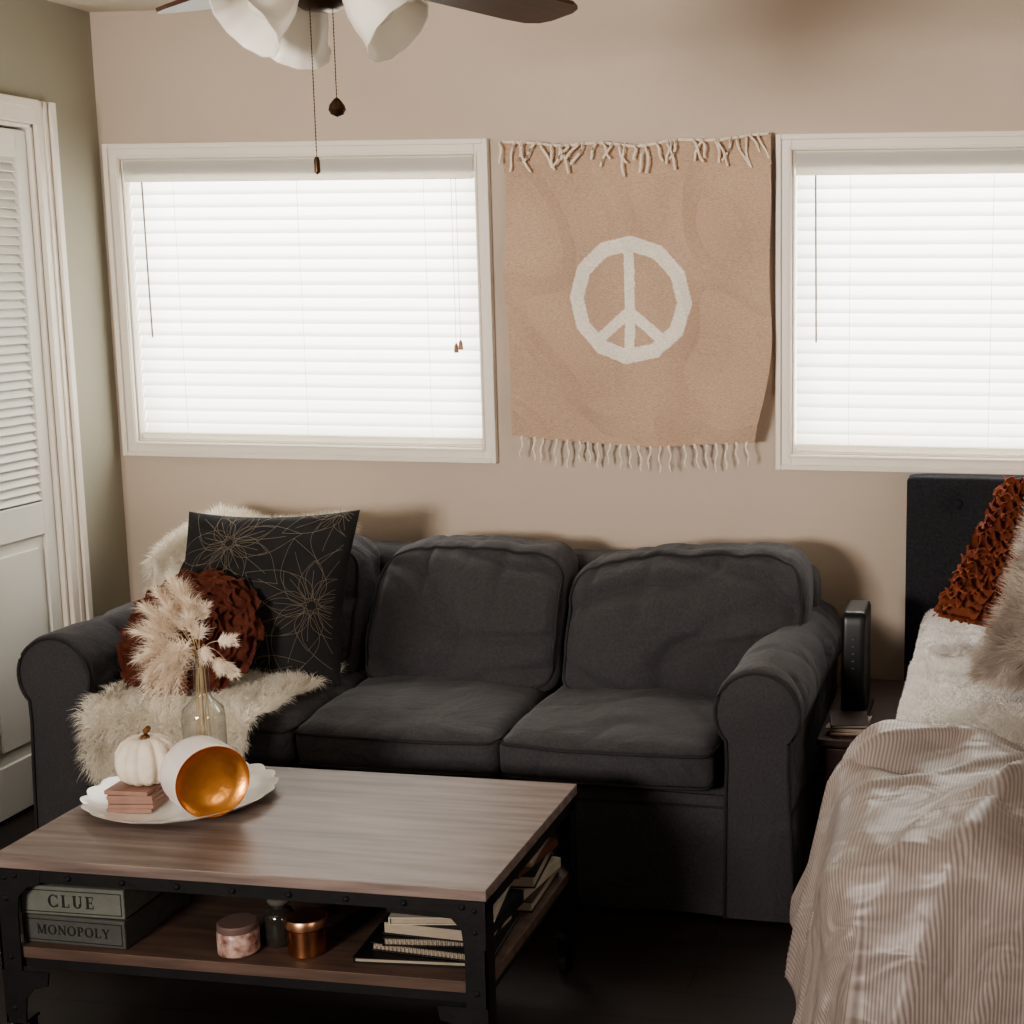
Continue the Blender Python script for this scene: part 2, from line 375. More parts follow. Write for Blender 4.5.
def window(i,wx):
    x0,x1=wx; z0,z1=WZ; b=MB(); y=YB
    def frame(a0,a1,c0,c1,w,ya,yb):
        b.box(a0,a0+w,ya,yb,c0,c1); b.box(a1-w,a1,ya,yb,c0,c1); b.box(a0+w,a1-w,ya,yb,c0,c0+w); b.box(a0+w,a1-w,ya,yb,c1-w,c1)
    frame(x0,x1,z0,z1,CW,y-0.015,y)
    frame(x0,x1,z0,z1,0.016,y-0.026,y-0.015)
    frame(x0+CW-0.010,x1-CW+0.010,z0+CW-0.010,z1-CW+0.010,0.008,y-0.020,y-0.015)
    frame(x0+CW,x1-CW,z0+CW,z1-CW,0.006,y,y+t)
    o=b.obj('window_%d'%i,M['trim'],smooth=False,bevel=0.003); struct(o,'white framed window with moulded casing')
    b=MB(); a0=x0+CW+0.006; a1=x1-CW-0.006; c0=z0+CW+0.006; c1=z1-CW-0.006
    frame(a0,a1,c0,c1,0.02,y+0.105,y+0.135)
    b.obj('sash_frame',M['trim'],o,smooth=False)
    b=MB(); b.box(a0+0.02,a1-0.02,y+0.118,y+0.122,c0+0.02,c1-0.02); b.obj('glass_pane',M['pane'],o,smooth=False)
    r=empty('window_blind',((x0+x1)/2,y+0.032,c1)); meta(r,'closed white horizontal slat blind backlit by daylight','window blind','white slat blinds in the two windows')
    hw=(a1-a0)/2-0.004; H=c1-c0
    b=MB(); b.box(-hw,hw,-0.036,-0.028,-0.066,0.0); b.box(-hw,hw,-0.028,0.02,-0.045,0.0); b.obj('valance',M['rail'],r,smooth=False,bevel=0.002)
    NS=int(round((H-0.118)/0.0405)); stp=(H-0.118)/NS
    b=MB()
    for k in range(NS+1):
        z=-0.082-stp*k
        T=Matrix.Translation((0,0.0,z))@Matrix.Rotation(radians(66+2.5*nz(k*0.9,i*3,0)),4,'X')@Matrix.Rotation(radians(0.10*nz(k*1.7,i*5,3)),4,'Y')
        n_=3
        for q in range(n_):   # slightly crowned slat
            u0=-0.0255+0.051*q/n_; u1=-0.0255+0.051*(q+1)/n_; h0=0.003*(1-(u0/0.0255)**2); h1=0.003*(1-(u1/0.0255)**2)
            b.add([T@Vector(p) for p in ((-hw,u0,-h0),(hw,u0,-h0),(hw,u1,-h1),(-hw,u1,-h1))],[(0,1,2,3)])
    b.obj('slats',M['slat'],r,smooth=True,ang=60)
    b=MB(); b.box(-hw,hw,-0.024,0.024,-H+0.002,-H+0.022); b.obj('bottom_rail',M['rail'],r,smooth=False,bevel=0.003)
    wxp=-hw+0.06
    b=MB(); b.tube([(wxp,-0.034,-0.066),(wxp+0.002,-0.036,-0.30),(wxp+0.004,-0.036,-0.56)],0.0028,8); b.obj('tilt_wand',M['wand'],r)
    for k,(cx,cl) in enumerate(((hw-0.07,0.57),(hw-0.055,0.56))):
        b=MB(); b.tube([(cx,-0.036,-0.062),(cx,-0.037,-cl)],0.0008,5); b.lathe([(0.002,-cl),(0.006,-cl-0.008),(0.008,-cl-0.03),(0,-cl-0.031)],10,c=(cx,-0.037,0)); b.obj('pull_cord',M['tassel'],r)
    for q in (-0.72,0,0.72):
        b=MB(); b.tube([(q*hw,-0.027,-0.062),(q*hw,-0.027,-H+0.02)],0.0008,5); b.obj('ladder_cord',M['rail'],r)
window(1,W1); window(2,W2)

# ================================================================ WALL HANGING
def tap():
    nu,nv=320,340
    def fn(u,v):
        xl=-1.553+0.016*v+0.005*sin(v*9); xr=-0.722+0.006*v-0.044*max(0,(v-0.65)/0.35)**1.6+0.004*sin(v*11)
        x=xl+(xr-xl)*u
        zt=2.012+0.014*u-0.020*sin(pi*u)+0.006*sin(u*21)*sin(pi*u); zb=1.122-0.006*u-0.024*sin(pi*u)
        z=zt+(zb-zt)*v
        y=YB-0.020-0.024*(0.5+0.5*sin(u*13+1.9*sin(v*3.0)))*(0.30+0.70*v)-0.028*(0.5+nz(u*3.0+v*1.5,v*2.4,2))-0.03*max(0,u-0.80)/0.2*v
        y-=0.016*max(0,1-abs(nz(u*3.4-v*2.2,v*2.2+u,7))*4)**0.8
        return Vector((x,y,z))
    b=MB(); b.grid(fn,nu,nv,flip=False)
    o=b.obj('wall_hanging',M['tapestry'],smooth=True,ang=80)
    me=o.data; ca=me.color_attributes.new('Col','FLOAT_COLOR','POINT')
    tan=lin((201,174,152)); cr=lin((246,238,226))
    cx,cz=-1.155,1.540
    for i,v in enumerate(me.vertices):
        x=v.co.x-cx; z=v.co.z-cz
        jx=0.0015*nz(v.co.x*50,0,v.co.z*50)
        r=sqrt(x*x+z*z); a=math.atan2(z,x)
        seg=pi/6; aa=((a+seg/2+0.31)%seg)-seg/2; rp=r*cos(aa)/cos(seg/2)*0.99+jx
        on=0.146<rp<0.191
        if r<0.165:
            if abs(x+jx)<0.0160: on=True
            for sgn in (-1,1):
                px,pz=x,z+0.035
                dx,dz=sgn*cos(radians(-40)),sin(radians(-40))
                if px*dx+pz*dz>0 and abs(px*dz-pz*dx)+jx<0.0165: on=True
        s=nz(v.co.x*5,3,v.co.z*5)*0.10; c=cr if on else tan
        ca.data[i].color=(c[0]*(1+s),c[1]*(1+s),c[2]*(1+s),1)
    meta(o,'dusty tan woven wall hanging with cream peace symbol and fringes','wall hanging')
    b=MB()
    for k in range(22):
        u=0.05+0.92*k/21+random.uniform(-0.008,0.008); p=fn(u,1.0); L=random.uniform(0.065,0.09); ph=random.uniform(0,6); dx=random.uniform(-0.012,0.012)
        pts=[p+Vector((0.003*sin(ph+q*1.1)+dx*q/8,-0.003,-L*q/8+0.004)) for q in range(9)]
        b.tube(pts,0.0038,6,taper=lambda s:1-0.3*s+0.3*sin(s*18))
    b.obj('bottom_fringe',M['fringe'],o)
    b=MB()
    for k in range(34):
        u=0.02+0.95*k/33+random.uniform(-0.015,0.015); p=fn(max(0.01,u),0.0); L=random.uniform(0.045,0.10); dx=random.uniform(-0.04,0.04)
        if u<0.05: dx=abs(dx)*0.5
        ph=random.uniform(0,6)
        pts=[p+Vector((dx*(q/6)**1.3+0.004*sin(q+ph),-0.024 if q else -0.004,-L*q/6+0.006)) for q in range(7)]
        b.tube(pts,0.0036,6)
    pts=[fn(0.008+0.984*q/60,0.0)+Vector((0,-0.005,0.002+0.003*nz(q*0.7,1,1))) for q in range(61)]
    b.tube(pts,0.0045,6)
    b.obj('top_fringe',M['fringe'],o)
tap()

# ================================================================ CEILING FAN
fan=empty('ceiling_fan',(-1.185,2.5,ZC)); meta(fan,'ceiling fan with dark wood blades and white glass light shades','ceiling fan')
b=MB(); b.lathe([(0.075,0),(0.07,-0.03),(0.03,-0.05),(0.014,-0.052),(0.014,-0.12),(0.03,-0.125),(0.11,-0.14),(0.125,-0.18),(0.125,-0.23),(0.10,-0.26),(0.06,-0.27),(0.055,-0.31),(0.062,-0.325),(0.062,-0.345),(0.03,-0.365),(0,-0.367)],32)
b.obj('motor_housing',M['bronze'],fan)
for k in range(5):
    an=radians(68+72*k)
    b=MB(); prof=((0.17,0.045),(0.18,0.052),(0.35,0.060),(0.55,0.068),(0.61,0.066),(0.64,0.052),(0.652,0.028))
    vs=[]
    out=[(x,w) for x,w in prof]+[(x,-w) for x,w in reversed(prof)]
    for z in (-0.004,0.004):
        for (x,w) in out: vs.append((x,w,z))
    m_=len(out); fs=[tuple(reversed(range(m_))),tuple(range(m_,2*m_))]+[(i,(i+1)%m_,m_+(i+1)%m_,m_+i) for i in range(m_)]
    b.add(vs,fs); bl=b.obj('blade',M['blade'],fan,smooth=False,loc=(0,0,-0.284),rot=(radians(-11),0,an))
    br=MB(); br.box(0.08,0.20,-0.016,0.016,0.003,0.009); br.box(0.17,0.23,-0.03,0.03,0.0045,0.008); br.obj('blade_bracket',M['bronze'],bl,smooth=False,bevel=0.002)
kit=empty('light_kit',(0,0,-0.35)); kit.parent=fan
for ad in (-4,136,238):
    an=radians(ad)
    ax=Vector((cos(an)*0.72,sin(an)*0.72,-0.69)).normalized()
    q=ax.to_track_quat('Z','Y').to_matrix().to_4x4(); base=Vector((cos(an)*0.05,sin(an)*0.05,0.035)); T=Matrix.Translation(base)@q
    b=MB(); b.lathe([(0.012,-0.03),(0.014,0.0),(0.026,0.005),(0.026,0.03),(0.0,0.031)],16,T=T); b.obj('lamp_holder',M['bronze'],kit)
    b=MB(); pr=[(0.027,0.012),(0.034,0.03),(0.046,0.055),(0.052,0.08),(0.054,0.10),(0.059,0.118),(0.068,0.13)]
    pr=pr+[(r-0.003,z) for r,z in reversed(pr)]
    b.lathe(pr,48,T=T,cap=False,rmod=lambda a,z:1+0.02*sin(12*a)*max(0,(z-0.05)/0.08)); b.obj('lamp_shade',M['glasswhite'],kit)
    b=MB(); b.lathe([(0.012,0.03),(0.02,0.05),(0.026,0.075),(0.02,0.095),(0,0.102)],16,T=T); b.obj('light_bulb',M['glasswhite'],kit)
for (x,y,z0,z1,kind) in ((-0.010,-0.02,-0.355,-0.612,0),(0.022,0.0,-0.355,-0.518,1)):
    b=MB()
    nb=int((z0-z1)/0.006)
    for q in range(nb):
        z=z0-q*0.006; b.lathe([(0,z+0.0024),(0.0015,z),(0,z-0.0024)],6,c=(x,y,0))
    b.tube([(x,y,z0),(x,y,z1)],0.0007,5)
    c=b.obj('pull_chain',M['bronze'],fan)
    b=MB()
    if kind: b.lathe([(0.003,z1+0.006),(0.007,z1+0.002),(0.013,z1-0.006),(0.015,z1-0.014),(0.011,z1-0.022),(0.0,z1-0.026)],20,c=(x,y,0))
    else: b.lathe([(0.003,z1),(0.005,z1-0.006),(0.005,z1-0.026),(0.0,z1-0.030)],14,c=(x,y,0))
    b.obj('chain_pull',M['bronze'],c)

# ================================================================ SOFA
sofa=empty('sofa',(-1.565,3.52,0),(0,0,radians(-1.2))); meta(sofa,'dark charcoal slipcovered three-seat sofa with rolled arms','sofa')
def arm(sg):
    prof=[(-0.088,0.012),(-0.086,0.12),(-0.084,0.24),(-0.083,0.33),(-0.080,0.42)]
    c=(0.0,0.555); r=0.110
    for k in range(33):
        a=radians(222-k*(264/32)); prof.append((c[0]+r*cos(a),c[1]+r*sin(a)))
    prof+=[(0.080,0.42),(0.084,0.33),(0.088,0.24),(0.092,0.12),(0.096,0.012)]
    NY=56
    ys=[0.0,0.004,0.012,0.03]+[0.03+0.82*k/NY for k in range(1,NY+1)]+[0.865,0.875,0.88]
    sc=[0.955,0.985,0.997]+[1.0]*(len(ys)-5)+[0.99,0.96]
    vs=[];fs=[];n=len(prof)
    for y,s in zip(ys,sc):
        for (x,z) in prof:
            zz=0.36+(z-0.36)*s if z>0.36 else z; xx=x*s
            w=0.006*nz(x*9+sg*5,y*7,z*9)+0.002*nz(x*25,y*18,z*25)-0.010*crease(x*4+sg*3,y*8,z*4)
            if y<0.03: w*=0.3
            m=1+w/0.1
            if z<0.3: xx+=0.006*sin(y*28)*(0.3-z)/0.3
            vs.append((sg*xx*m, y+(0.003*nz(x*12,4,z*12) if y<0.02 else 0), zz+w*(1 if z>0.5 else 0.2)))
    K=len(ys)
    for k in range(K-1):
        for i in range(n-1): fs.append((k*n+i,k*n+i+1,(k+1)*n+i+1,(k+1)*n+i))
        fs.append((k*n+n-1,k*n,(k+1)*n,(k+1)*n+n-1))
    fs.append(tuple(range(n))); fs.append(tuple(reversed([(K-1)*n+i for i in range(n)])))
    b=MB(); b.add(vs,fs)
    pts=[(sg*x*0.965,-0.002,0.36+(z-0.36)*0.965 if z>0.36 else z) for x,z in prof]
    b.tube(pts,0.0045,6,mi=1)
    b.tube([(sg*0.088,0.0,0.30),(sg*0.090,0.4,0.30),(sg*0.090,0.87,0.30)],0.003,6,mi=1)
    b.obj('arm',[M['sofa'],M['sofaseam']],sofa,loc=(sg*0.965,0,0),recalc=True,ang=50)
arm(-1); arm(1)
b=MB()
def sk(u,v):
    x=-0.885+1.77*u; z=0.33-0.315*v
    pl=0.0
    for q in (-0.285,0.285): pl+=0.012*math.exp(-((x-q)/0.012)**2)
    return Vector((x,0.012-v*0.006+pl-0.006*sin(x*23)*v+0.006*nz(x*5,z*5,1),z))
b.grid(sk,90,10,flip=True); b.box(-0.88,0.88,0.03,0.86,0.04,0.33)
b.tube([(-0.88+1.76*k/20,0.008,0.30) for k in range(21)],0.003,6,mi=1)
b.obj('sofa_base',[M['sofa'],M['sofaseam']],sofa)
b=MB()
def dback(p,q):
    p=p.copy(); p.y+=0.05*(q[2])*0.6; p.z+=0.006*nz(p.x*5,p.y*5,1)+0.008*(1-q[0]**2)*(1 if q[2]>0.5 else 0); return p
b.rbox(2.0,0.20,0.74,0.07,26,dback,c=(0,0.77,0.41)); b.obj('backrest',M['sofa'],sofa,ang=80)
for k in range(3):
    cx=-0.57+0.57*k
    def ds(p,q,k=k):
        p=p.copy(); e=(1-q[0]**2)*(1-q[1]**2)
        if q[2]>0.3:
            p.z+=0.026*max(0,e)**0.6+0.009*nz(p.x*5+k*9,p.y*5,3)*min(1,e*4)-0.009*crease(p.x*3.0+k*5,p.y*4.5,2)*min(1,e*5)
        if q[1]<-0.8: p.y-=0.016*(1-q[0]**2)*(1-q[2]**2)+0.004*nz(p.x*10,k,p.z*10)-0.008*crease(p.x*6+k,1,p.z*5)
        if q[1]<-0.6 and q[2]>0: p.z-=(0.013+0.008*nz(p.x*6,k,1))*(-q[1]-0.6)/0.4
        p.x+=0.006*nz(k,p.y*5,p.z*5)
        return p
    b=MB(); b.rbox(0.566,0.66,0.125,0.036,52,ds,c=(cx,0.325,0.396))
    for zz in (0.350,0.433):
        pts=[]
        for (x,y) in [(-0.27,0.3),(-0.280,0.05),(-0.270,0.003)]+[(-0.255+0.51*q/16,-0.006-0.013*(1-((q-8)/8)**2)) for q in range(17)]+[(0.270,0.003),(0.280,0.05),(0.27,0.3)]:
            pts.append((cx+x,y,zz+(0.006*nz(x*6,k,1) if zz>0.4 else 0)))
        b.tube(pts,0.0045,6,mi=1)
    b.obj('seat_cushion',[M['sofa'],M['sofaseam']],sofa,ang=80)
for k,(cx,w) in enumerate(((-0.62,0.60),(0.010,0.590),(0.658,0.70))):
    def db(p,q,k=k,w=w):
        p=p.copy(); e=max(0,(1-q[0]**2)*(1-q[2]**2)); fr=1 if q[1]<-0.5 else max(0,(0.1-q[1])/0.6)
        f=1 if q[1]<0 else -0.4
        X=p.x; Z=p.z
        bul=e**0.45*(1.0-0.40*q[2])
        p.y-=f*0.052*bul
        top=max(0,(q[2]+0.1)/1.1)
        g=crease(X*9+k*7,Z*1.2,1.5+k)*0.024*top
        g+=crease(X*2.0+Z*3.0+k*3,Z*3.6-X*1.2,4.2+k*2)*0.028
        g+=crease(X*1.2-Z*3.4+k*5,Z*5+X*1.6,8.2+k*2)*0.020
        p.y+=g*fr*min(1,e*6)
        p.y-=0.018*nz(X*4+k*4,Z*4,k)*fr
        zt=max(0,q[2])
        p.z+=0.018*nz(X*4+k*3,1,4)*zt+0.012*(1-q[0]**2)*zt-0.012*zt*abs(q[0])**4-0.007*crease(X*7+k,1,3)*zt
        if q[2]>0.8: p.z-=0.014*max(0,1-abs(q[1]))*(1-q[0]**2)
        if k==1: p.z+=0.002*zt-0.026*zt*max(0,-q[0])**3-0.008*zt*max(0,q[0])**4
        if k==2: p.z+=0.018*zt*q[0]-0.028*zt*max(0,-q[0])**3-0.008*zt*max(0,q[0])**5
        if k==0: p.z-=0.01*zt
        if abs(q[0])>0.7: p.x*=1+0.034*(1-abs(q[2]+0.3))
        p.x+=0.016*nz(q[0]*1.2+k,Z*6,k+4)-0.014*max(0,q[2])**4*q[0]
        p.y+=0.082*q[2]+0.016*zt**3
        return p
    b=MB(); b.rbox(w*0.985,0.17,0.395,0.054,64,db,c=(cx,0.568,0.642))
    pts=[]; NN=180
    for q in range(NN):
        a=2*pi*q/NN; ca,sa=cos(a),sin(a); e=8.5
        rr=(abs(ca)**e+abs(sa)**e)**(-1/e)
        px=ca*rr*0.955; pz=sa*rr*0.918
        pp=Vector((px*w*0.985/2,-0.073,pz*0.1975)); pp=db(pp,(px,-0.8,pz)); pts.append(pp+Vector((cx,0.566,0.642)))
    b.tube(pts,0.0046,6,mi=1,closed=True)
    b.obj('back_cushion',[M['sofa'],M['sofaseam']],sofa,ang=80)

# ================================================================ pillows
def psurf(w,h,tk,side=1,wr=0.006,seed=0,pw=0.42,pinch=0.07):
    def f(u,v):
        x=w/2*u*(1-pinch*(1-v*v)*abs(u)**2); y=h/2*v*(1-pinch*(1-u*u)*abs(v)**2)
        e=max(0,(1-u*u)*(1-v*v)); z=side*tk/2*e**pw
        z+=side*wr*nz(x*9+seed,y*9,seed)*min(1,e*4)
        return Vector((x,y,z))
    return f
def pgrid(b,f,n=40,mi=0,flip=False):
    b.grid(lambda a,c:f(sin(pi/2*(2*a-1)),sin(pi/2*(2*c-1))),n,n,mi,flip)
def nrm(f,u,v,e=0.01,side=1):
    u=max(-0.97,min(0.97,u)); v=max(-0.97,min(0.97,v))
    n=(f(u+e,v)-f(u-e,v)).cross(f(u,v+e)-f(u,v-e))
    if n.length<1e-9: return Vector((0,0,side))
    n.normalize(); return n*side
def orient(o,c,ex,ey):
    ex=Vector(ex).normalized(); n=ex.cross(Vector(ey)).normalized(); ey=n.cross(ex)
    m=Matrix(((ex.x,ey.x,n.x,c[0]),(ex.y,ey.y,n.y,c[1]),(ex.z,ey.z,n.z,c[2]),(0,0,0,1))); o.matrix_world=m

f1=psurf(0.555,0.51,0.23,1,0.018,3,pinch=0.09,pw=0.48); f2=psurf(0.555,0.51,0.12,-1,0.008,5,pinch=0.09)
b=MB(); pgrid(b,f1,56); pgrid(b,f2,30,flip=True)
def petal_lines(cu,cv,R,n,off=0,layers=((1.0,0.42),(0.62,0.46))):
    for layer,(rf,ww) in enumerate(layers):
        Rr=R*rf
        for k in range(n):
            a=2*pi*(k+0.5*layer)/n+off+0.12*nz(k*1.7,layer,off*9)
            Rk=Rr*(1+0.18*nz(k*2.3,layer*3,off*5))
            for sg in (-1,0,1):
                pts=[]
                t1=0.75 if sg==0 else 1.0
                for q in range(19):
                    t_=q/18*t1; rr=Rk*(0.10+0.90*t_); w=sg*ww*Rk*sin(pi*t_**0.7)*0.62
                    u=cu+rr*cos(a)-w*sin(a); v=cv+rr*sin(a)+w*cos(a)
                    if abs(u)<0.97 and abs(v)<0.97:
                        pts.append(f1(u,v)+nrm(f1,u,v)*0.0005)
                    else:
                        if len(pts)>2: b.tube(pts,0.00062,4,1)
                        pts=[]
                if len(pts)>2: b.tube(pts,0.00062,4,1)
petal_lines(-0.25,0.55,0.80,8,0.15); petal_lines(0.75,-0.15,0.82,8,0.4); petal_lines(-0.75,-0.55,0.80,8,0.1); petal_lines(0.85,1.0,0.62,7,0.1); petal_lines(0.05,-1.0,0.66,8,0.3)
o=b.obj('throw_pillow',[M['blackpillow'],M['goldline']],ang=80)
orient(o,(-2.115,3.915,0.702),(1,-0.06,0.045),(0,0.38,0.92))
meta(o,'black square pillow with pale gold petal line pattern','pillow')

def ruffle(b,path,nf,hgt,amp,freq,mi=0):
    N=int(freq*16); vs=[];fs=[]; ph=random.uniform(0,60)
    cl=(path(0)-path(1)).length<1e-6
    for i in range(N+1):
        s=i/N; p=path(s); n,sd,tg=nf(s)
        if cl: ux,uy=freq*0.32*cos(2*pi*s),freq*0.32*sin(2*pi*s)
        else: ux,uy=s*freq*2.0,0
        w=max(-1,min(1,2.3*nz(ux+ph,uy,1.0)))
        w2=nz(ux*0.6+ph,uy*0.6,9.0)
        hh=hgt*(0.85+0.5*nz(ux*0.7+ph,uy*0.7,7))
        st_=(0.0,0.38,0.72,0.95,1.02); am_=(0,0.30,0.75,1.10,1.35)
        for k in range(5):
            bend=k/4
            vs.append(p-n*0.002+n*hh*(st_[k]-0.30*bend*bend*(0.5+0.5*w))+sd*(amp*am_[k]*w+hh*0.35*bend*bend)+tg*amp*0.8*bend*w2)
    for i in range(N):
        a=i*5; fs+=[(a+q,a+q+5,a+q+6,a+q+1) for q in range(4)]
    b.add(vs,fs,mi)
RD=0.180
def disk(side,R=RD,tk=0.13):
    def f(u,v):
        r=u; a=v*2*pi; return Vector((R*r*cos(a),R*r*sin(a),side*tk/2*max(0,1-r*r)**0.5))
    return f
fd=disk(1); fb=disk(-1); b=MB()
b.grid(lambda u,v:fd(sin(pi/2*u),v),14,40); b.grid(lambda u,v:fb(sin(pi/2*u),v),10,40,flip=True)
r=0.016
while r<RD+0.006:
    rr=min(r/RD,0.995)
    def path(s,rr=rr): return fd(rr,s%1.0)
    def nf(s,rr=rr):
        a=s*2*pi; rad=Vector((cos(a),sin(a),0)); n=(Vector((0,0,1))*(1-rr*0.75)+rad*rr*0.9).normalized(); tg=Vector((-sin(a),cos(a),0)); sd=tg.cross(n); return n,sd*-1 if (sd.dot(rad)<0) else sd,tg
    ruffle(b,path,nf,0.034,0.014,max(4,int(r*2*pi/0.040)))
    r+=0.0165
o=b.obj('throw_pillow',M['rust_shaded'],ang=120)
orient(o,(-2.205,3.68,0.632),(1,0.02,0),(-0.05,0.60,0.80)); meta(o,'round rust coloured pillow covered in ruffled fabric rosette','pillow')

fs1=psurf(0.46,0.46,0.15,1,0.004,9); fs2=psurf(0.46,0.46,0.13,-1,0.004,9); b=MB(); pgrid(b,fs1,30); pgrid(b,fs2,24,flip=True)
v=-0.97
while v<0.99:
    def path(s,v=v): return fs1(-0.98+1.96*s,v)
    def nf(s,v=v):
        n=nrm(fs1,-0.98+1.96*s,v); n=(n+Vector((0,0,0.6))).normalized(); return n,Vector((0,-1,0)),Vector((1,0,0))
    ruffle(b,path,nf,0.036,0.015,10); v+=0.09
for sd_ in (-1,1):
    def path(s,q=sd_): return fs1(q*0.985,-0.97+1.94*s)
    def nf(s,q=sd_): return Vector((q*0.8,0,0.6)),Vector((0.6*q,0,-0.8)),Vector((0,1,0))
    ruffle(b,path,nf,0.026,0.012,10)
o=b.obj('throw_pillow',M['rust'],ang=120)
e1=Vector((0.20,0.27,0.38)).normalized(); e2=Vector((0.87,-0.48,-0.12)).normalized()
c=Vector((-0.080,4.06,0.880))+e2*0.215; orient(o,c,e2,e1); meta(o,'square rust pillow with rows of ruffles against the headboard','pillow')

fp1=psurf(0.44,0.44,0.15,1,0.004,2); fp2=psurf(0.44,0.44,0.12,-1,0.004,2); b=MB(); pgrid(b,fp1,24); pgrid(b,fp2,24,flip=True)
sm=[]
for _ in range(18000):
    u=sin(pi/2*random.uniform(-1,1)); vv=sin(pi/2*random.uniform(-1,1)); sm.append((fp1(u,vv),nrm(fp1,u,vv)+Vector((u*0.5,vv*0.5,0))))
for _ in range(7000):
    u=random.uniform(-1,1); vv=random.uniform(-1,1); sm.append((fp2(u,vv),Vector((u*0.5,vv*0.5,-1))))
b.strands(sm,0.050,0.0008,clump=0.55,cs=18,grav=0)
o=b.obj('throw_pillow',M['greyfur'],smooth=False)
orient(o,(0.218,3.46,0.850),(0.92,-0.33,-0.15),(0.28,0.42,0.86)); meta(o,'fluffy grey beige faux fur pillow on the bed','pillow')

# ================================================================ fur throws
def fursheet(name,fn,nu,nv,count,length,label,m,nflip=1,width=0.0008,clump=0.5,cs=22,grav=0.4):
    b=MB(); b.grid(fn,nu,nv); sm=[]
    for _ in range(count):
        u=random.random(); v=random.random(); e=0.004
        n=(fn(min(1,u+e),v)-fn(max(0,u-e),v)).cross(fn(u,min(1,v+e))-fn(u,max(0,v-e)))
        if n.length<1e-9: continue
        n=n.normalized()*nflip
        ed=Vector((0,0,0))
        if u<0.04: ed=(fn(0,v)-fn(0.05,v)).normalized()
        if u>0.96: ed=(fn(1,v)-fn(0.95,v)).normalized()
        if v<0.04: ed=(fn(u,0)-fn(u,0.05)).normalized()
        if v>0.96: ed=(fn(u,1)-fn(u,0.95)).normalized()
        sm.append((fn(u,v),n*0.8+ed*0.7))
    b.strands(sm,length,width,clump=clump,cs=cs,grav=grav,jit=0.5)
    o=b.obj(name,m,smooth=False); return meta(o,label,'fur throw')
def seatthrow(u,v):
    x=-2.365+0.49*u+0.03*nz(1,v*4,u*3)-0.04*(v)*u
    s=v*0.66
    fl=0.45
    if s<fl: y=3.90-s; z=0.494
    else:
        o_=s-fl; r=0.04; ar=r*pi/2
        if o_<ar: y=3.90-fl-r*sin(o_/r); z=0.494-r*(1-cos(o_/r))
        else: y=3.90-fl-r-0.01*(o_-ar); z=0.494-r-(o_-ar)*(0.85+0.15*sin(u*9))
    z+=0.012*nz(u*5,v*5,2)+0.02*max(0,0.12-u)/0.12
    return Vector((x,y,z))
fursheet('fur_throw',seatthrow,24,30,36000,0.040,'cream long-haired fur throw draped over the sofa seat',M['cream'],-1,grav=0.8)
def backthrow(u,v):
    x=-2.61+0.56*u+0.02*nz(v*3,u*3,3)
    tp=0.858+0.02*sin(u*7)+0.014*nz(u*6,2,v)-0.09*max(0,0.28-u)/0.28
    s=v
    if s<0.4: y=4.14; z=tp-0.05-(0.4-s)/0.4*0.20
    elif s<0.8:
        a=(s-0.4)/0.4*pi; y=4.270-0.130*cos(a); z=tp-0.05+0.05*sin(a)
    else: y=4.40; z=tp-0.05-(s-0.8)/0.2*0.10
    return Vector((x,y,z))
fursheet('fur_throw',backthrow,30,24,30000,0.036,'cream shaggy fur throw laid over the sofa back',M['cream'],1,clump=0.8,cs=26,grav=0.3)

# ================================================================ COFFEE TABLE
TX0,TX1,TY0,TY1,TZ=-2.035,-0.977,2.60,3.215,0.45
tb=empty('coffee_table',((TX0+TX1)/2,(TY0+TY1)/2,0)); meta(tb,'industrial coffee table with wood top, black steel frame and lower shelf','coffee table')
hx=(TX1-TX0)/2; hy=(TY1-TY0)/2
b=MB(); b.box(-hx,hx,-hy,hy,TZ-0.024,TZ)
b.obj('table_top',M['tablewood'],tb,smooth=False,bevel=0.0015)
b=MB()
for s in (-1,1):
    b.box(-hx+0.006,hx-0.006,s*(hy-0.006)-0.002,s*(hy-0.006)+0.002,TZ-0.052,TZ-0.0245)
    b.box(s*(hx-0.006)-0.002,s*(hx-0.006)+0.002,-hy+0.006,hy-0.006,TZ-0.052,TZ-0.0245)
for k in range(9):
    x=-hx+0.05+(2*hx-0.1)*k/8; T=Matrix.Translation((x,-hy+0.002,TZ-0.039))@Matrix.Rotation(radians(90),4,'X'); b.lathe([(0.006,-0.002),(0.006,0.001),(0.003,0.004),(0,0.0045)],10,T=T)
b.obj('upper_frame',M['steel'],tb,smooth=False)
SZ=0.252
b=MB(); b.box(-hx+0.010,hx-0.010,-hy+0.012,hy-0.012,SZ-0.024,SZ)
b.obj('lower_shelf',M['shelfwood'],tb,smooth=False,bevel=0.001)
b=MB()
for s in (-1,1):
    b.box(-hx+0.012,hx-0.012,s*(hy-0.020)-0.003,s*(hy-0.020)+0.003,SZ-0.046,SZ-0.0245)
    b.box(s*(hx-0.020)-0.003,s*(hx-0.020)+0.003,-hy+0.012,hy-0.012,SZ-0.046,SZ-0.0245)
b.obj('lower_frame',M['steel'],tb,smooth=False)
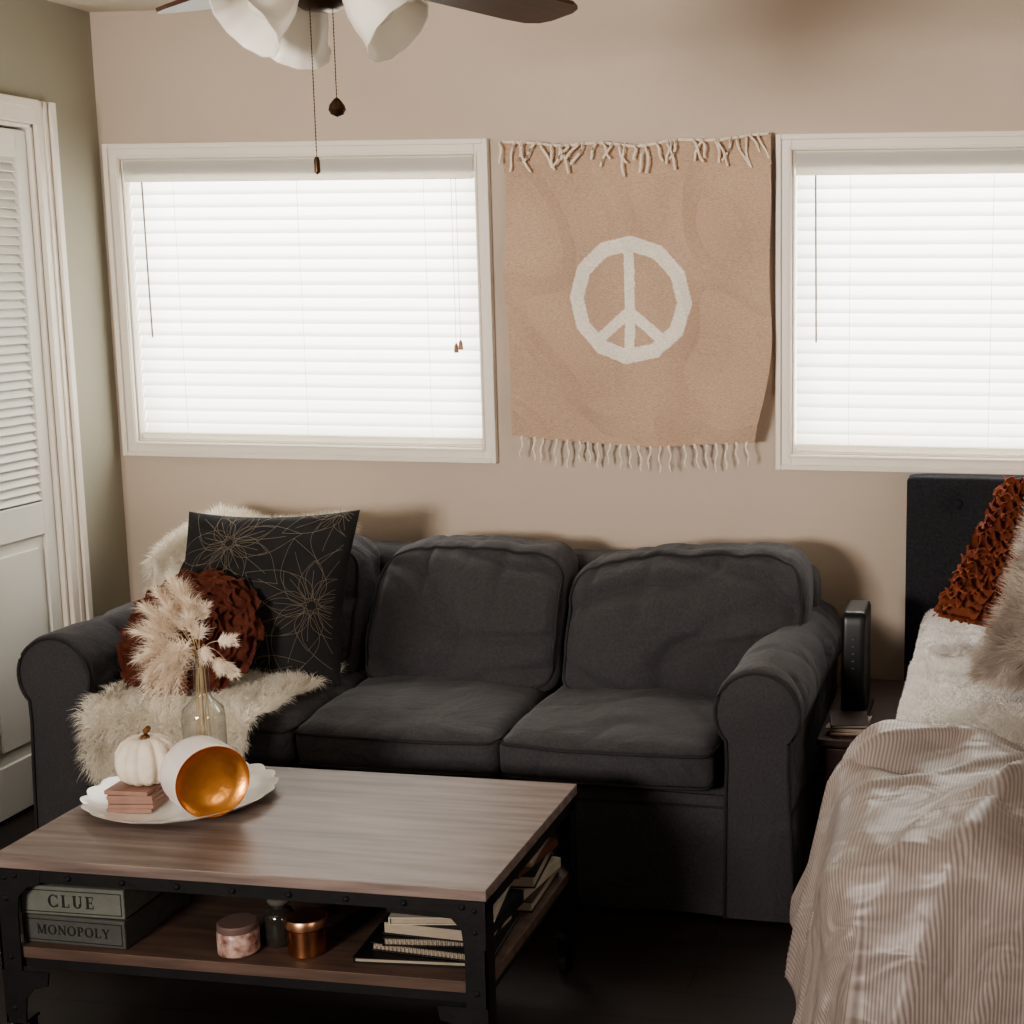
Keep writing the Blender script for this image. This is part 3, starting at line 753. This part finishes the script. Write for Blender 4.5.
for sx in (-1,1):
    for sy in (-1,1):
        b=MB(); L=0.045
        xo=sx*(hx-0.004); yo=sy*(hy-0.004); xs=sorted((xo,xo-sx*L)); ys=sorted((yo,yo-sy*0.004))
        b.box(xs[0],xs[1],ys[0],ys[1],0.085,TZ-0.024)
        xs=sorted((xo,xo-sx*0.004)); ys=sorted((yo,yo-sy*L)); b.box(xs[0],xs[1],ys[0],ys[1],0.085,TZ-0.024)
        g=[(0,0),(0.105,0),(0.10,-0.03),(0.07,-0.038),(0.05,-0.06),(0.045,-0.10),(0,-0.10)]
        m_=len(g)
        for zt in (TZ-0.026,SZ-0.05):
            vs=[(xo-sx*x,yo+sy*0.001,zt+z) for x,z in g]+[(xo-sx*x,yo-sy*0.003,zt+z) for x,z in g]
            b.add(vs,[tuple(range(m_)),tuple(reversed(range(m_,2*m_)))]+[(i,(i+1)%m_,m_+(i+1)%m_,m_+i) for i in range(m_)])
        for zz in (TZ-0.045,TZ-0.09,SZ-0.02,0.12):
            T=Matrix.Translation((xo-sx*0.022,yo+sy*0.0,zz))@Matrix.Rotation(radians(90)*sy*-1,4,'X'); b.lathe([(0.006,-0.001),(0.006,0.0015),(0.003,0.0045),(0,0.005)],10,T=T)
        lg=b.obj('leg',M['steel'],tb,smooth=False,recalc=True)
        b=MB(); cx=xo-sx*0.024; cy=yo-sy*0.024
        T=Matrix.Translation((cx-0.012,cy,0.034))@Matrix.Rotation(radians(90),4,'Y'); b.lathe([(0.028,0),(0.034,0.003),(0.034,0.021),(0.028,0.024)],24,T=T)
        b.box(cx-0.02,cx-0.016,cy-0.012,cy+0.012,0.03,0.088); b.box(cx+0.016,cx+0.02,cy-0.012,cy+0.012,0.03,0.088); b.box(cx-0.02,cx+0.02,cy-0.02,cy+0.02,0.084,0.090)
        b.obj('caster_wheel',M['steel'],lg,smooth=False)

PZ=TZ
pc=(-1.825,2.965)
b=MB()
rm=lambda a,z: 1+0.040*abs(sin(10*a))*(max(0,z-0.004)/0.016)
zm=lambda a,r: 0.005*abs(sin(10*a))*max(0,(r-0.16)/0.05)
b.lathe([(0,0.0),(0.11,0.0),(0.135,0.003),(0.165,0.008),(0.188,0.014),(0.198,0.020),(0.200,0.023),(0.194,0.022),(0.182,0.017),(0.16,0.012),(0.13,0.008),(0,0.007)],200,c=(0,0,0),rmod=rm,zmod=zm)
o=b.obj('platter',M['ceramic'],loc=(pc[0],pc[1],PZ+0.0005),ang=60); meta(o,'white ceramic platter with scalloped rim on the coffee table','platter')
PT=PZ+0.009
for k in range(5):
    b=MB(); b.box(-0.050,0.050,-0.050,0.050,0,0.0096)
    o=b.obj('coaster',M['coaster'],smooth=False,bevel=0.0015,loc=(-1.885+random.uniform(-.003,.003),2.895+random.uniform(-.003,.003),PT+0.0006+k*0.0100),rot=(0,0,radians(6+random.uniform(-5,5))))
    meta(o,'square pinkish brown coaster in a stack on the platter','coaster','stack of pinkish brown coasters')
pk=empty('decorative_pumpkin',(-1.868,2.905,PT+0.0518)); meta(pk,'small cream white pumpkin resting on stacked coasters','pumpkin')
b=MB()
pr=[(0.0,0.012),(0.02,0.003),(0.04,0.004),(0.058,0.018),(0.066,0.044),(0.064,0.070),(0.052,0.092),(0.034,0.104),(0.015,0.103),(0,0.092)]
b.lathe(pr,120,rmod=lambda a,z:1-0.15*abs(cos(5*a))**4); b.obj('pumpkin_body',M['pumpkin'],pk,ang=80)
b=MB(); b.tube([(0,0,0.090),(0.001,0,0.106),(0.005,-0.002,0.118),(0.013,-0.003,0.127)],0.0085,8,taper=lambda s:1.3-0.6*s); b.obj('pumpkin_stem',M['stem'],pk)
dv=Vector((0.72,-0.68,0.05)).normalized(); T0=dv.to_track_quat('Z','Y').to_matrix().to_4x4()
R=0.080
vc=Vector((-1.722,2.885,PT+R+0.003)); b=MB()
b.lathe([(0,-0.058),(0.066,-0.058),(0.075,-0.054),(0.079,-0.044),(R,-0.02),(R,0.050),(0.0793,0.066),(0.0785,0.069)],48,cap=False,mi=0)
b.lathe([(0.0785,0.069),(0.0772,0.0695),(0.0745,0.066),(0.066,0.058),(0.050,0.052),(0.028,0.049),(0,0.048)],48,cap=False,mi=1)
o=b.obj('candle_bowl',[M['marble'],M['copper']],ang=60); o.matrix_world=Matrix.Translation(vc)@T0; meta(o,'white ceramic bowl with amber copper interior lying on its side','bowl')
BX,BY=-1.825,3.075
bt=empty('glass_bottle',(BX,BY,PT+0.0006)); meta(bt,'clear glass bottle on the platter','bottle')
b=MB(); op=[(0,0.0),(0.042,0.0),(0.047,0.005),(0.048,0.02),(0.048,0.155),(0.045,0.172),(0.030,0.188),(0.0200,0.200),(0.0175,0.215),(0.0170,0.285),(0.0205,0.289),(0.0205,0.301),(0.0170,0.303)]
b.lathe(op,36,cap=False); b.obj('bottle_body',M['clear'],bt,ang=60)
pg=empty('dried_grass_bunch',(BX,BY,PT+0.012)); meta(pg,'bunch of dried cream pampas and bunny tail grass in the bottle','dried flowers')
NKZ=0.285
def plume(tip,mid,length_frac,rad,cnt,spread=0.9):
    b=MB(); base=Vector((random.uniform(-.02,.02),random.uniform(-.02,.02),0.0)); nk=Vector((base.x*0.4,base.y*0.4,NKZ)); tip=Vector(tip); mid=Vector(mid)
    def P(s):
        if s<0.4: q=s/0.4; return base.lerp(nk,q)
        q=(s-0.4)/0.6; return nk*(1-q)**2+mid*2*q*(1-q)+tip*q*q
    b.tube([P(k/14) for k in range(15)],0.0008,5,mi=0)
    for _ in range(int(cnt*0.72)):
        s=1-length_frac*random.random()**0.9; p=P(s); tg=(P(min(1,s+0.02))-P(s-0.02)).normalized()
        rv=Vector((random.uniform(-1,1),random.uniform(-1,1),random.uniform(-1,1)))
        prof=sin(pi*min(1,((1-s)/length_frac)*0.8+0.16))
        d=(tg*0.6+Vector((0,0,0.35))+rv*spread).normalized(); l=rad*1.45*(0.35+prof)*random.uniform(0.3,1.3)
        sd=d.cross(rv+Vector((0.1,0.2,0.3))).normalized()*0.0006
        p1=p+d*l*0.55; p2=p1+(d+rv*0.3+Vector((0,0,-0.2))).normalized()*l*0.45
        b.add([p-sd,p+sd,p1+sd,p1-sd,p2],[(0,1,2,3),(3,2,4)],1)
    b.obj('plume',[M['straw'],M['pampas']],pg,smooth=False)
for (tx,ty,tz,l,r_,c_) in ((-0.060,0.0,0.460,.30,.026,800),(-0.035,-.01,0.445,.30,.025,760),(-0.012,-.02,0.410,.30,.024,700),(-0.085,-.02,0.435,.30,.025,760),
        (-0.112,-.03,0.400,.30,.025,700),(-0.050,-.04,0.395,.30,.025,760),(-0.080,-.05,0.365,.30,.026,760),(-0.126,-.04,0.345,.30,.025,700),(-0.002,-.04,0.375,.28,.021,500),
        (-0.112,-.06,0.290,.30,.025,700),(-0.075,-.07,0.315,.30,.026,760),(-0.040,-.08,0.280,.30,.024,700),(-0.092,-.08,0.245,.34,.025,660),(-0.015,-.07,0.300,.30,.021,560),
        (-0.042,-.08,0.225,.34,.022,560),(0.018,-.03,0.350,.28,.017,360),(-0.070,-.09,0.190,.36,.023,600),(-0.024,-.085,0.180,.36,.019,420),(-0.106,-.07,0.200,.36,.022,520),(-0.052,-.09,0.155,.36,.018,380)):
    plume((tx+0.004,ty,tz),(tx*0.50,ty*0.6,max(0.33,tz*0.5+0.16)),l,r_,c_)
def bunny(tip,mid):
    b=MB(); nk=Vector((0,0,NKZ)); tip=Vector(tip); mid=Vector(mid); pts=[Vector((0,0,0.0)),nk*0.5]+[nk*(1-q/8)**2+mid*2*(q/8)*(1-q/8)+tip*(q/8)**2 for q in range(9)]
    b.tube(pts,0.0009,5,mi=0); ax=(tip-mid).normalized(); T=Matrix.Translation(tip)@ax.to_track_quat('Z','Y').to_matrix().to_4x4()
    b.lathe([(0,-0.004),(0.006,0),(0.010,0.012),(0.009,0.024),(0.004,0.036),(0,0.040)],12,T=T,mi=1)
    sm=[]
    for _ in range(260):
        z=random.uniform(0,0.038); a=random.uniform(0,6.28); p=T@Vector((0.008*cos(a),0.008*sin(a),z)); n=(T.to_3x3()@Vector((cos(a),sin(a),0.9))); sm.append((p,n))
    b.strands(sm,0.014,0.0006,mi=1,clump=0.1,grav=0)
    b.obj('grass_head',[M['straw'],M['pampas']],pg)
bunny((0.040,0.0,0.28),(0.02,0,0.32)); bunny((0.025,-0.02,0.31),(0.012,0,0.33)); bunny((0.055,0.02,0.265),(0.03,0,0.33)); bunny((0.005,0.01,0.37),(0.0,0,0.33)); bunny((0.045,0.01,0.32),(0.012,0,0.32))

def gamebox(z,h,m,txt,size,label,rz,gap):
    b=MB(); w=0.235; dp=0.24
    b.box(-w/2,w/2,0,dp,0,h*0.98)
    o=b.obj('board_game_box',m,smooth=False,bevel=0.003,loc=(-1.883,2.632,z),rot=(0,0,radians(rz)))
    fr=MB()
    y=-0.0006
    for (a0,a1,c0,c1) in ((-w/2+0.006,w/2-0.006,0.007,0.0085),(-w/2+0.006,w/2-0.006,h-0.0105,h-0.009),(-w/2+0.006,-w/2+0.0075,0.007,h-0.009),(w/2-0.0075,w/2-0.006,0.007,h-0.009)):
        fr.box(a0,a1,y-0.0004,y+0.001,c0,c1)
    fr.obj('printed_border',M['ink'],o,smooth=False)
    lettering(txt,size,M['ink'],o,0.0,h/2,-0.0002,gap)
    meta(o,label,'board game','stack of board game boxes on the table shelf'); return o
gamebox(SZ+0.0008,0.062,M['greybook2'],'MONOPOLY',0.0205,'dark grey linen board game box lettered MONOPOLY on its spine',-1,0.10)
gamebox(SZ+0.0640,0.064,M['greybook'],'CLUE',0.0265,'grey linen board game box lettered CLUE on its spine',1,0.20)
j=empty('jar',(-1.535,2.665,SZ+0.0008)); meta(j,'short pink and white glass jar with dark lid','jar')
b=MB(); b.lathe([(0,0),(0.038,0),(0.042,0.004),(0.042,0.045),(0.038,0.05),(0.0,0.05)],32); b.obj('jar_body',mat('pink_speckle',(110,66,62),0.3,0,60,col2=(206,178,166)),j)
b=MB(); b.lathe([(0,0.05),(0.040,0.05),(0.041,0.053),(0.041,0.062),(0.038,0.065),(0,0.065)],32); b.obj('jar_lid',solid('rose_lid',(150,126,120),0.35,0.5),j)
j=empty('jar',(-1.470,2.717,SZ+0.0008)); meta(j,'dark smoky glass jar with rounded stopper','jar')
b=MB(); b.lathe([(0,0),(0.029,0),(0.032,0.004),(0.032,0.060),(0.026,0.072),(0.017,0.078),(0.017,0.088),(0,0.088)],28); b.obj('jar_body',mat('smoky_glass',(50,48,44),0.08,0.1,9,spec=0.9),j)
b=MB(); b.lathe([(0,0.088),(0.022,0.088),(0.024,0.093),(0.020,0.099),(0.008,0.102),(0.008,0.106),(0.014,0.112),(0.014,0.120),(0.007,0.126),(0,0.127)],28); b.obj('jar_stopper',mat('smoky_stopper',(98,96,90),0.08,0.1,9,spec=0.9),j)
j=empty('candle_tin',(-1.395,2.685,SZ+0.0008)); meta(j,'shiny copper candle tin with lid','candle')
b=MB(); b.lathe([(0,0),(0.036,0),(0.039,0.003),(0.039,0.055),(0.036,0.058),(0,0.058)],32); b.obj('tin_body',solid('copper_tin',(212,152,112),0.25,1.0),j)
b=MB(); b.lathe([(0,0.0585),(0.0405,0.0585),(0.0425,0.060),(0.0425,0.074),(0.040,0.078),(0.020,0.080),(0,0.081)],32); b.obj('tin_lid',solid('copper_lid',(226,176,140),0.3,1.0),j)
def book(loc,w,dp,h,cm,rz,label,group,spiral=False,nm='book'):
    b=MB(); th=0.0022
    b.box(-w/2,w/2,-dp/2,dp/2,0,th,0); b.box(-w/2,w/2,-dp/2,dp/2,h-th,h,0)
    b.box(-w/2+0.004,w/2-0.004,-dp/2+0.004,dp/2-0.004,th,h-th,1)
    if not spiral: b.box(-w/2,-w/2+0.003,-dp/2,dp/2,th,h-th,0)
    o=b.obj(nm,[cm,M['paper']],smooth=False,loc=loc,rot=(0,0,radians(rz)))
    if spiral:
        s=MB(); x=-w/2+0.008
        while x<w/2-0.006:
            pts=[(x,-dp/2+0.004+ (h*0.62)*cos(a)*0.8,h/2+(h*0.46)*sin(a)) for a in [2*pi*q/10 for q in range(10)]]
            s.tube(pts,0.0009,4,closed=True); x+=0.009
        s.obj('spiral_binding',solid('wire',(190,185,178),0.3,0.9),o)
    meta(o,label,'book',group); return o
bk=[solid('c%d'%i,c,0.5) for i,c in enumerate([(24,23,24),(34,32,34),(160,148,132),(60,44,40),(190,180,164),(30,30,34),(110,70,60),(48,52,56)])]
z=SZ+0.0008; g='stack of notebooks at the front of the table shelf'
for k,(h,c,w,dp,rz,sp,lb) in enumerate(((0.012,0,0.28,0.24,4,False,'large black hardcover notebook lying flat'),(0.018,1,0.22,0.21,-5,True,'spiral notebook with dark cover'),(0.018,0,0.22,0.20,6,True,'spiral notebook with black cover'),(0.028,5,0.22,0.21,-4,False,'black bound book lying flat'),(0.016,4,0.21,0.2,9,False,'pale covered paperback on the stack'),(0.030,0,0.20,0.19,-3,False,'black book on top of the stack'))):
    book((-1.150+(0.012*k if k<4 else 0.03),2.780,z),w,dp,h,bk[c],rz+(180 if k in (3,) else (90 if k in (5,) else 0)),lb,g,spiral=sp); z+=h+0.0010
z=SZ+0.0008; g='stack of books at the end of the table shelf'
for k,(h,c,w,dp,rz,lb) in enumerate(((0.024,3,0.21,0.22,2,'brown hardcover book lying flat'),(0.022,4,0.20,0.21,-7,'cream paperback lying flat'),(0.028,0,0.20,0.20,6,'thick black book with pale pages'),(0.018,6,0.19,0.20,-8,'reddish brown book in the stack'),(0.026,2,0.19,0.19,5,'beige hardcover book in the stack'),(0.016,7,0.18,0.17,12,'grey book on top of the stack'))):
    book((-1.108,3.045,z),w,dp,h,bk[c],rz+180*(k%2),lb,g); z+=h+0.0010

# ================================================================ BED
bed=empty('bed',(0.55,3.4,0)); meta(bed,'bed with dark charcoal tufted upholstered headboard','bed')
b=MB()
btn=[(-0.70+0.26*i+0.13*(j%2),0.66+0.145*j) for j in range(3) for i in range(6)]
def dh(p,q):
    p=p.copy()
    if q[1]<-0.3:
        for (bx_,bz_) in btn:
            d2=((p.x-bx_)**2+((p.z+0.54)-bz_)**2)
            p.y+=0.022*math.exp(-d2/0.0016)
    return p
b.rbox(1.70,0.09,0.98,0.014,80,dh,c=(0.0,1.0,0.54)); hb=b.obj('headboard',M['headboard'],bed,ang=80)
for (x,zz) in btn:
    s=MB(); T=Matrix.Translation((x,1.0-0.045+0.014,zz))@Matrix.Rotation(radians(90),4,'X'); s.lathe([(0.013,-0.002),(0.013,0.003),(0.008,0.008),(0,0.009)],14,T=T); s.obj('button',M['headboard'],hb)
b=MB(); b.rbox(1.46,1.94,0.30,0.05,14,None,c=(0.06,-0.03,0.46)); b.obj('mattress',M['mattress'],bed,ang=80)
b=MB(); b.box(-0.70,0.80,-1.02,0.95,0.12,0.305); b.obj('bed_frame',M['headboard'],bed,smooth=False,bevel=0.01)
for sx in (-0.66,0.76):
    for sy in (-0.98,0.90):
        s=MB(); s.box(sx-0.025,sx+0.025,sy-0.025,sy+0.025,0,0.12); s.obj('bed_leg',M['darkwood'],bed,smooth=False,bevel=0.003)
def drape(dx,dy,r,fl):
    o_=sqrt(dx*dx+dy*dy)
    if o_<=0: return 0,0,0
    ar=r*pi/2
    if o_<ar: h=r*sin(o_/r); g=r*(1-cos(o_/r))
    else: h=r+fl*(o_-ar); g=r+0.97*(o_-ar)
    return h*dx/o_,h*dy/o_,g
def wb(u,v):
    fx=1.28-u*1.70; fy=4.33-v*1.50
    dx=max(0,-0.192-fx); x=max(fx,-0.192); hx_,hy_,g=drape(dx,0,0.05,0.12)
    z=0.642+0.012*nz(fx*5,fy*5,1)+0.010*nz(fx*13,fy*13,2)+0.009*abs(nz(fx*26,fy*26,2))-g
    return Vector((x-hx_-0.008*sin(fy*17+2*nz(fy*3,0,0))*min(1,g*6)-0.008*nz(fx*26,fy*26,6)*min(1,g*8),fy,z))
b=MB(); b.grid(wb,230,210,flip=True)
sm=[]
for _ in range(60000):
    u=random.uniform(0.50,1.0); v=random.uniform(0.0,1.0); e=0.003
    n_=(wb(min(1,u+e),v)-wb(max(0,u-e),v)).cross(wb(u,min(1,v+e))-wb(u,max(0,v-e)))
    if n_.length<1e-10: continue
    n_.normalize()
    if n_.z<0 : n_=-n_
    if u>0.93 and n_.x>0: n_=-n_
    sm.append((wb(u,v),n_))
b.strands(sm,0.007,0.0012,clump=0.9,cs=55,grav=0.2,jit=0.6)
o=b.obj('blanket',M['white'],ang=80)
meta(o,'fluffy white fleece blanket covering the mattress','blanket')
def dv_(u,v):
    fx=1.30-u*(1.30+0.215+0.41); fy=2.96-v*(2.96-2.36+0.44)
    ex,ey=-0.215,2.36
    fy+=(0.20*(fx+0.1)+0.03*nz(fx*4,1,1))*(1-v)
    dx=max(0,ex-fx); dy=max(0,ey-fy); x=max(fx,ex); y=max(fy,ey)
    hx_,hy_,g=drape(dx,dy,0.075,0.12)
    gg=min(1,g/0.33)
    hx_+=(0.022+0.080*sst(2.5,2.9,fy))*gg**1.1*(1 if dx>0 else 0)
    z=0.692+0.016*nz(fx*2.5,fy*2.5,5)+0.008*nz(fx*8,fy*6,6)
    ang=math.atan2(fx-0.50,3.30-fy)
    rr_=sqrt((fx-0.50)**2+(3.30-fy)**2)
    f1_=(1-abs(sin(ang*7.0+1.8*nz(fx*1.6,fy*1.6,9)+0.9)))**1.5*2-0.7
    f2_=(1-abs(sin(ang*15+2.2*nz(fx*2.4,fy*2.4,4))))**2-0.3
    ma=sst(0.12,0.55,rr_)
    A=(f1_+0.45*f2_)*ma
    z+=0.034*A*(1-gg)
    z-=0.014*crease(fx*2.6+fy*2.0,fy*2.4-fx*1.4,6)*(1-gg)
    e=min(1,v/0.07); z-=0.038*(1-sqrt(max(0,1-(1-e)**2)))
    z+=0.012*nz(fx*7,1,fy*3)*max(0,1-v*4)
    am=0.030*gg*A+0.018*gg*nz(fx*4,fy*4,g*2)
    if dx>0 and dy<=0: am*=0.65
    l=sqrt(dx*dx+dy*dy)+1e-6
    return Vector((x-hx_-am*dx/l, y-hy_-am*dy/l, z-g+0.010*nz(fx*4,fy*4,8)*gg)),(fx,fy)
b=MB(); NU,NV=250,190
b.grid(lambda u,v:dv_(u,v)[0],NU,NV,flip=True)
o=b.obj('duvet',M['stripe'],ang=80); me=o.data; uvl=me.uv_layers.new(name='UVMap')
uvv=[dv_(i/NU,j/NV)[1] for j in range(NV+1) for i in range(NU+1)]
for lp in me.loops: uvl.data[lp.index].uv=uvv[lp.vertex_index]
so=o.modifiers.new('s','SOLIDIFY'); so.thickness=0.014; so.offset=-1
meta(o,'rumpled duvet with fine taupe and white stripes hanging over the bed','duvet')

# ================================================================ NIGHTSTAND
ns=empty('nightstand',(-0.367,4.0,0)); meta(ns,'small dark reddish wood nightstand between sofa and bed','nightstand')
b=MB(); b.box(-0.112,0.112,-0.30,0.30,0.41,0.43); b.obj('top',M['redwood'],ns,smooth=False,bevel=0.003)
b=MB(); b.box(-0.10,0.10,-0.27,0.27,0.14,0.41); b.obj('cabinet_body',M['redwood'],ns,smooth=False,bevel=0.002)
for z0 in (0.155,0.285):
    b=MB(); b.box(-0.09,0.09,-0.284,-0.27,z0,z0+0.115); dr=b.obj('drawer',M['redwood'],ns,smooth=False,bevel=0.003)
    b=MB(); T=Matrix.Translation((0,-0.284,z0+0.058))@Matrix.Rotation(radians(90),4,'X'); b.lathe([(0.005,0),(0.005,0.01),(0.011,0.015),(0.011,0.02),(0,0.024)],14,T=T); b.obj('knob',M['bronze'],dr)
for sx in (-0.085,0.085):
    for sy in (-0.25,0.25):
        b=MB(); b.box(sx-0.015,sx+0.015,sy-0.015,sy+0.015,0,0.14); b.obj('leg',M['redwood'],ns,smooth=False)
rt=empty('internet_router',(-0.405,3.98,0.4308)); meta(rt,'tall black plastic internet router standing on the nightstand','router')
b=MB(); b.rbox(0.065,0.17,0.285,0.012,16,lambda p,q:p+Vector((0,-0.012*(1-q[2]**2),0)),c=(0,0,0.150)); b.obj('router_body',M['black'],rt,ang=60)
b=MB(); b.box(-0.042,0.042,-0.09,0.09,0,0.010); b.obj('router_base',M['black'],rt,smooth=False,bevel=0.004)
for k in range(5):
    b=MB(); b.box(-0.003,0.003,-0.0985,-0.094,0.14+k*0.02,0.1425+k*0.02); b.obj('indicator_light',M['led'],rt,smooth=False)
g='papers and books on the nightstand'
z=0.4308
for k,(h,c,rz,lb) in enumerate(((0.010,6,4,'thin reddish booklet on the nightstand'),(0.008,2,-6,'thin beige booklet on the nightstand'),(0.009,3,9,'small brown notebook on the nightstand'))):
    book((-0.405,3.80,z),0.10,0.13,h,bk[c],rz,lb,g); z+=h+0.0006

# ================================================================ LIGHTS
def area(name,loc,target,sx,sy,power,col,spread=180):
    l=bpy.data.lights.new(name,'AREA'); l.shape='RECTANGLE'; l.size=sx; l.size_y=sy; l.energy=power; l.color=col; l.spread=radians(spread)
    o=bpy.data.objects.new(name,l); o.location=loc; dr=(Vector(target)-Vector(loc)); o.rotation_euler=dr.to_track_quat('-Z','Y').to_euler(); COL.objects.link(o); return o
for i,wx in enumerate((W1,W2)):
    cx=(wx[0]+wx[1])/2; area('window_daylight',(cx,YB+0.28,1.6),(cx,0,1.45),1.5,1.2,56,(1.0,0.985,0.955))
area('room_fill',(-2.2,-1.3,1.62),(-0.9,4.5,2.10),1.0,0.55,46,(1.0,0.925,0.855),spread=92)  # fill lamp added behind the camera; no window modelled there
area('side_fill',(1.9,0.2,1.5),(-1.2,4.5,1.7),0.9,0.7,11,(1.0,0.89,0.80),spread=120)  # weaker warm fill lamp added at the right, out of view
w=bpy.data.worlds.new('World'); S.world=w; w.use_nodes=True; w.node_tree.nodes['Background'].inputs[0].default_value=(0.9,0.95,1,1); w.node_tree.nodes['Background'].inputs[1].default_value=0.8

# ================================================================ CAMERA
cd=bpy.data.cameras.new('camera'); cam=bpy.data.objects.new('camera',cd); COL.objects.link(cam)
cd.sensor_width=36; cd.sensor_fit='HORIZONTAL'; cd.lens=36*1493/1024; cd.shift_x=-0.25; cd.clip_start=0.05
cam.location=(0,0,1.63); cam.rotation_euler=(radians(90-9.2),0,radians(9.3))
S.camera=cam
S.view_settings.view_transform='AgX'
S.view_settings.look='AgX - Medium High Contrast'
S.view_settings.exposure=0.18
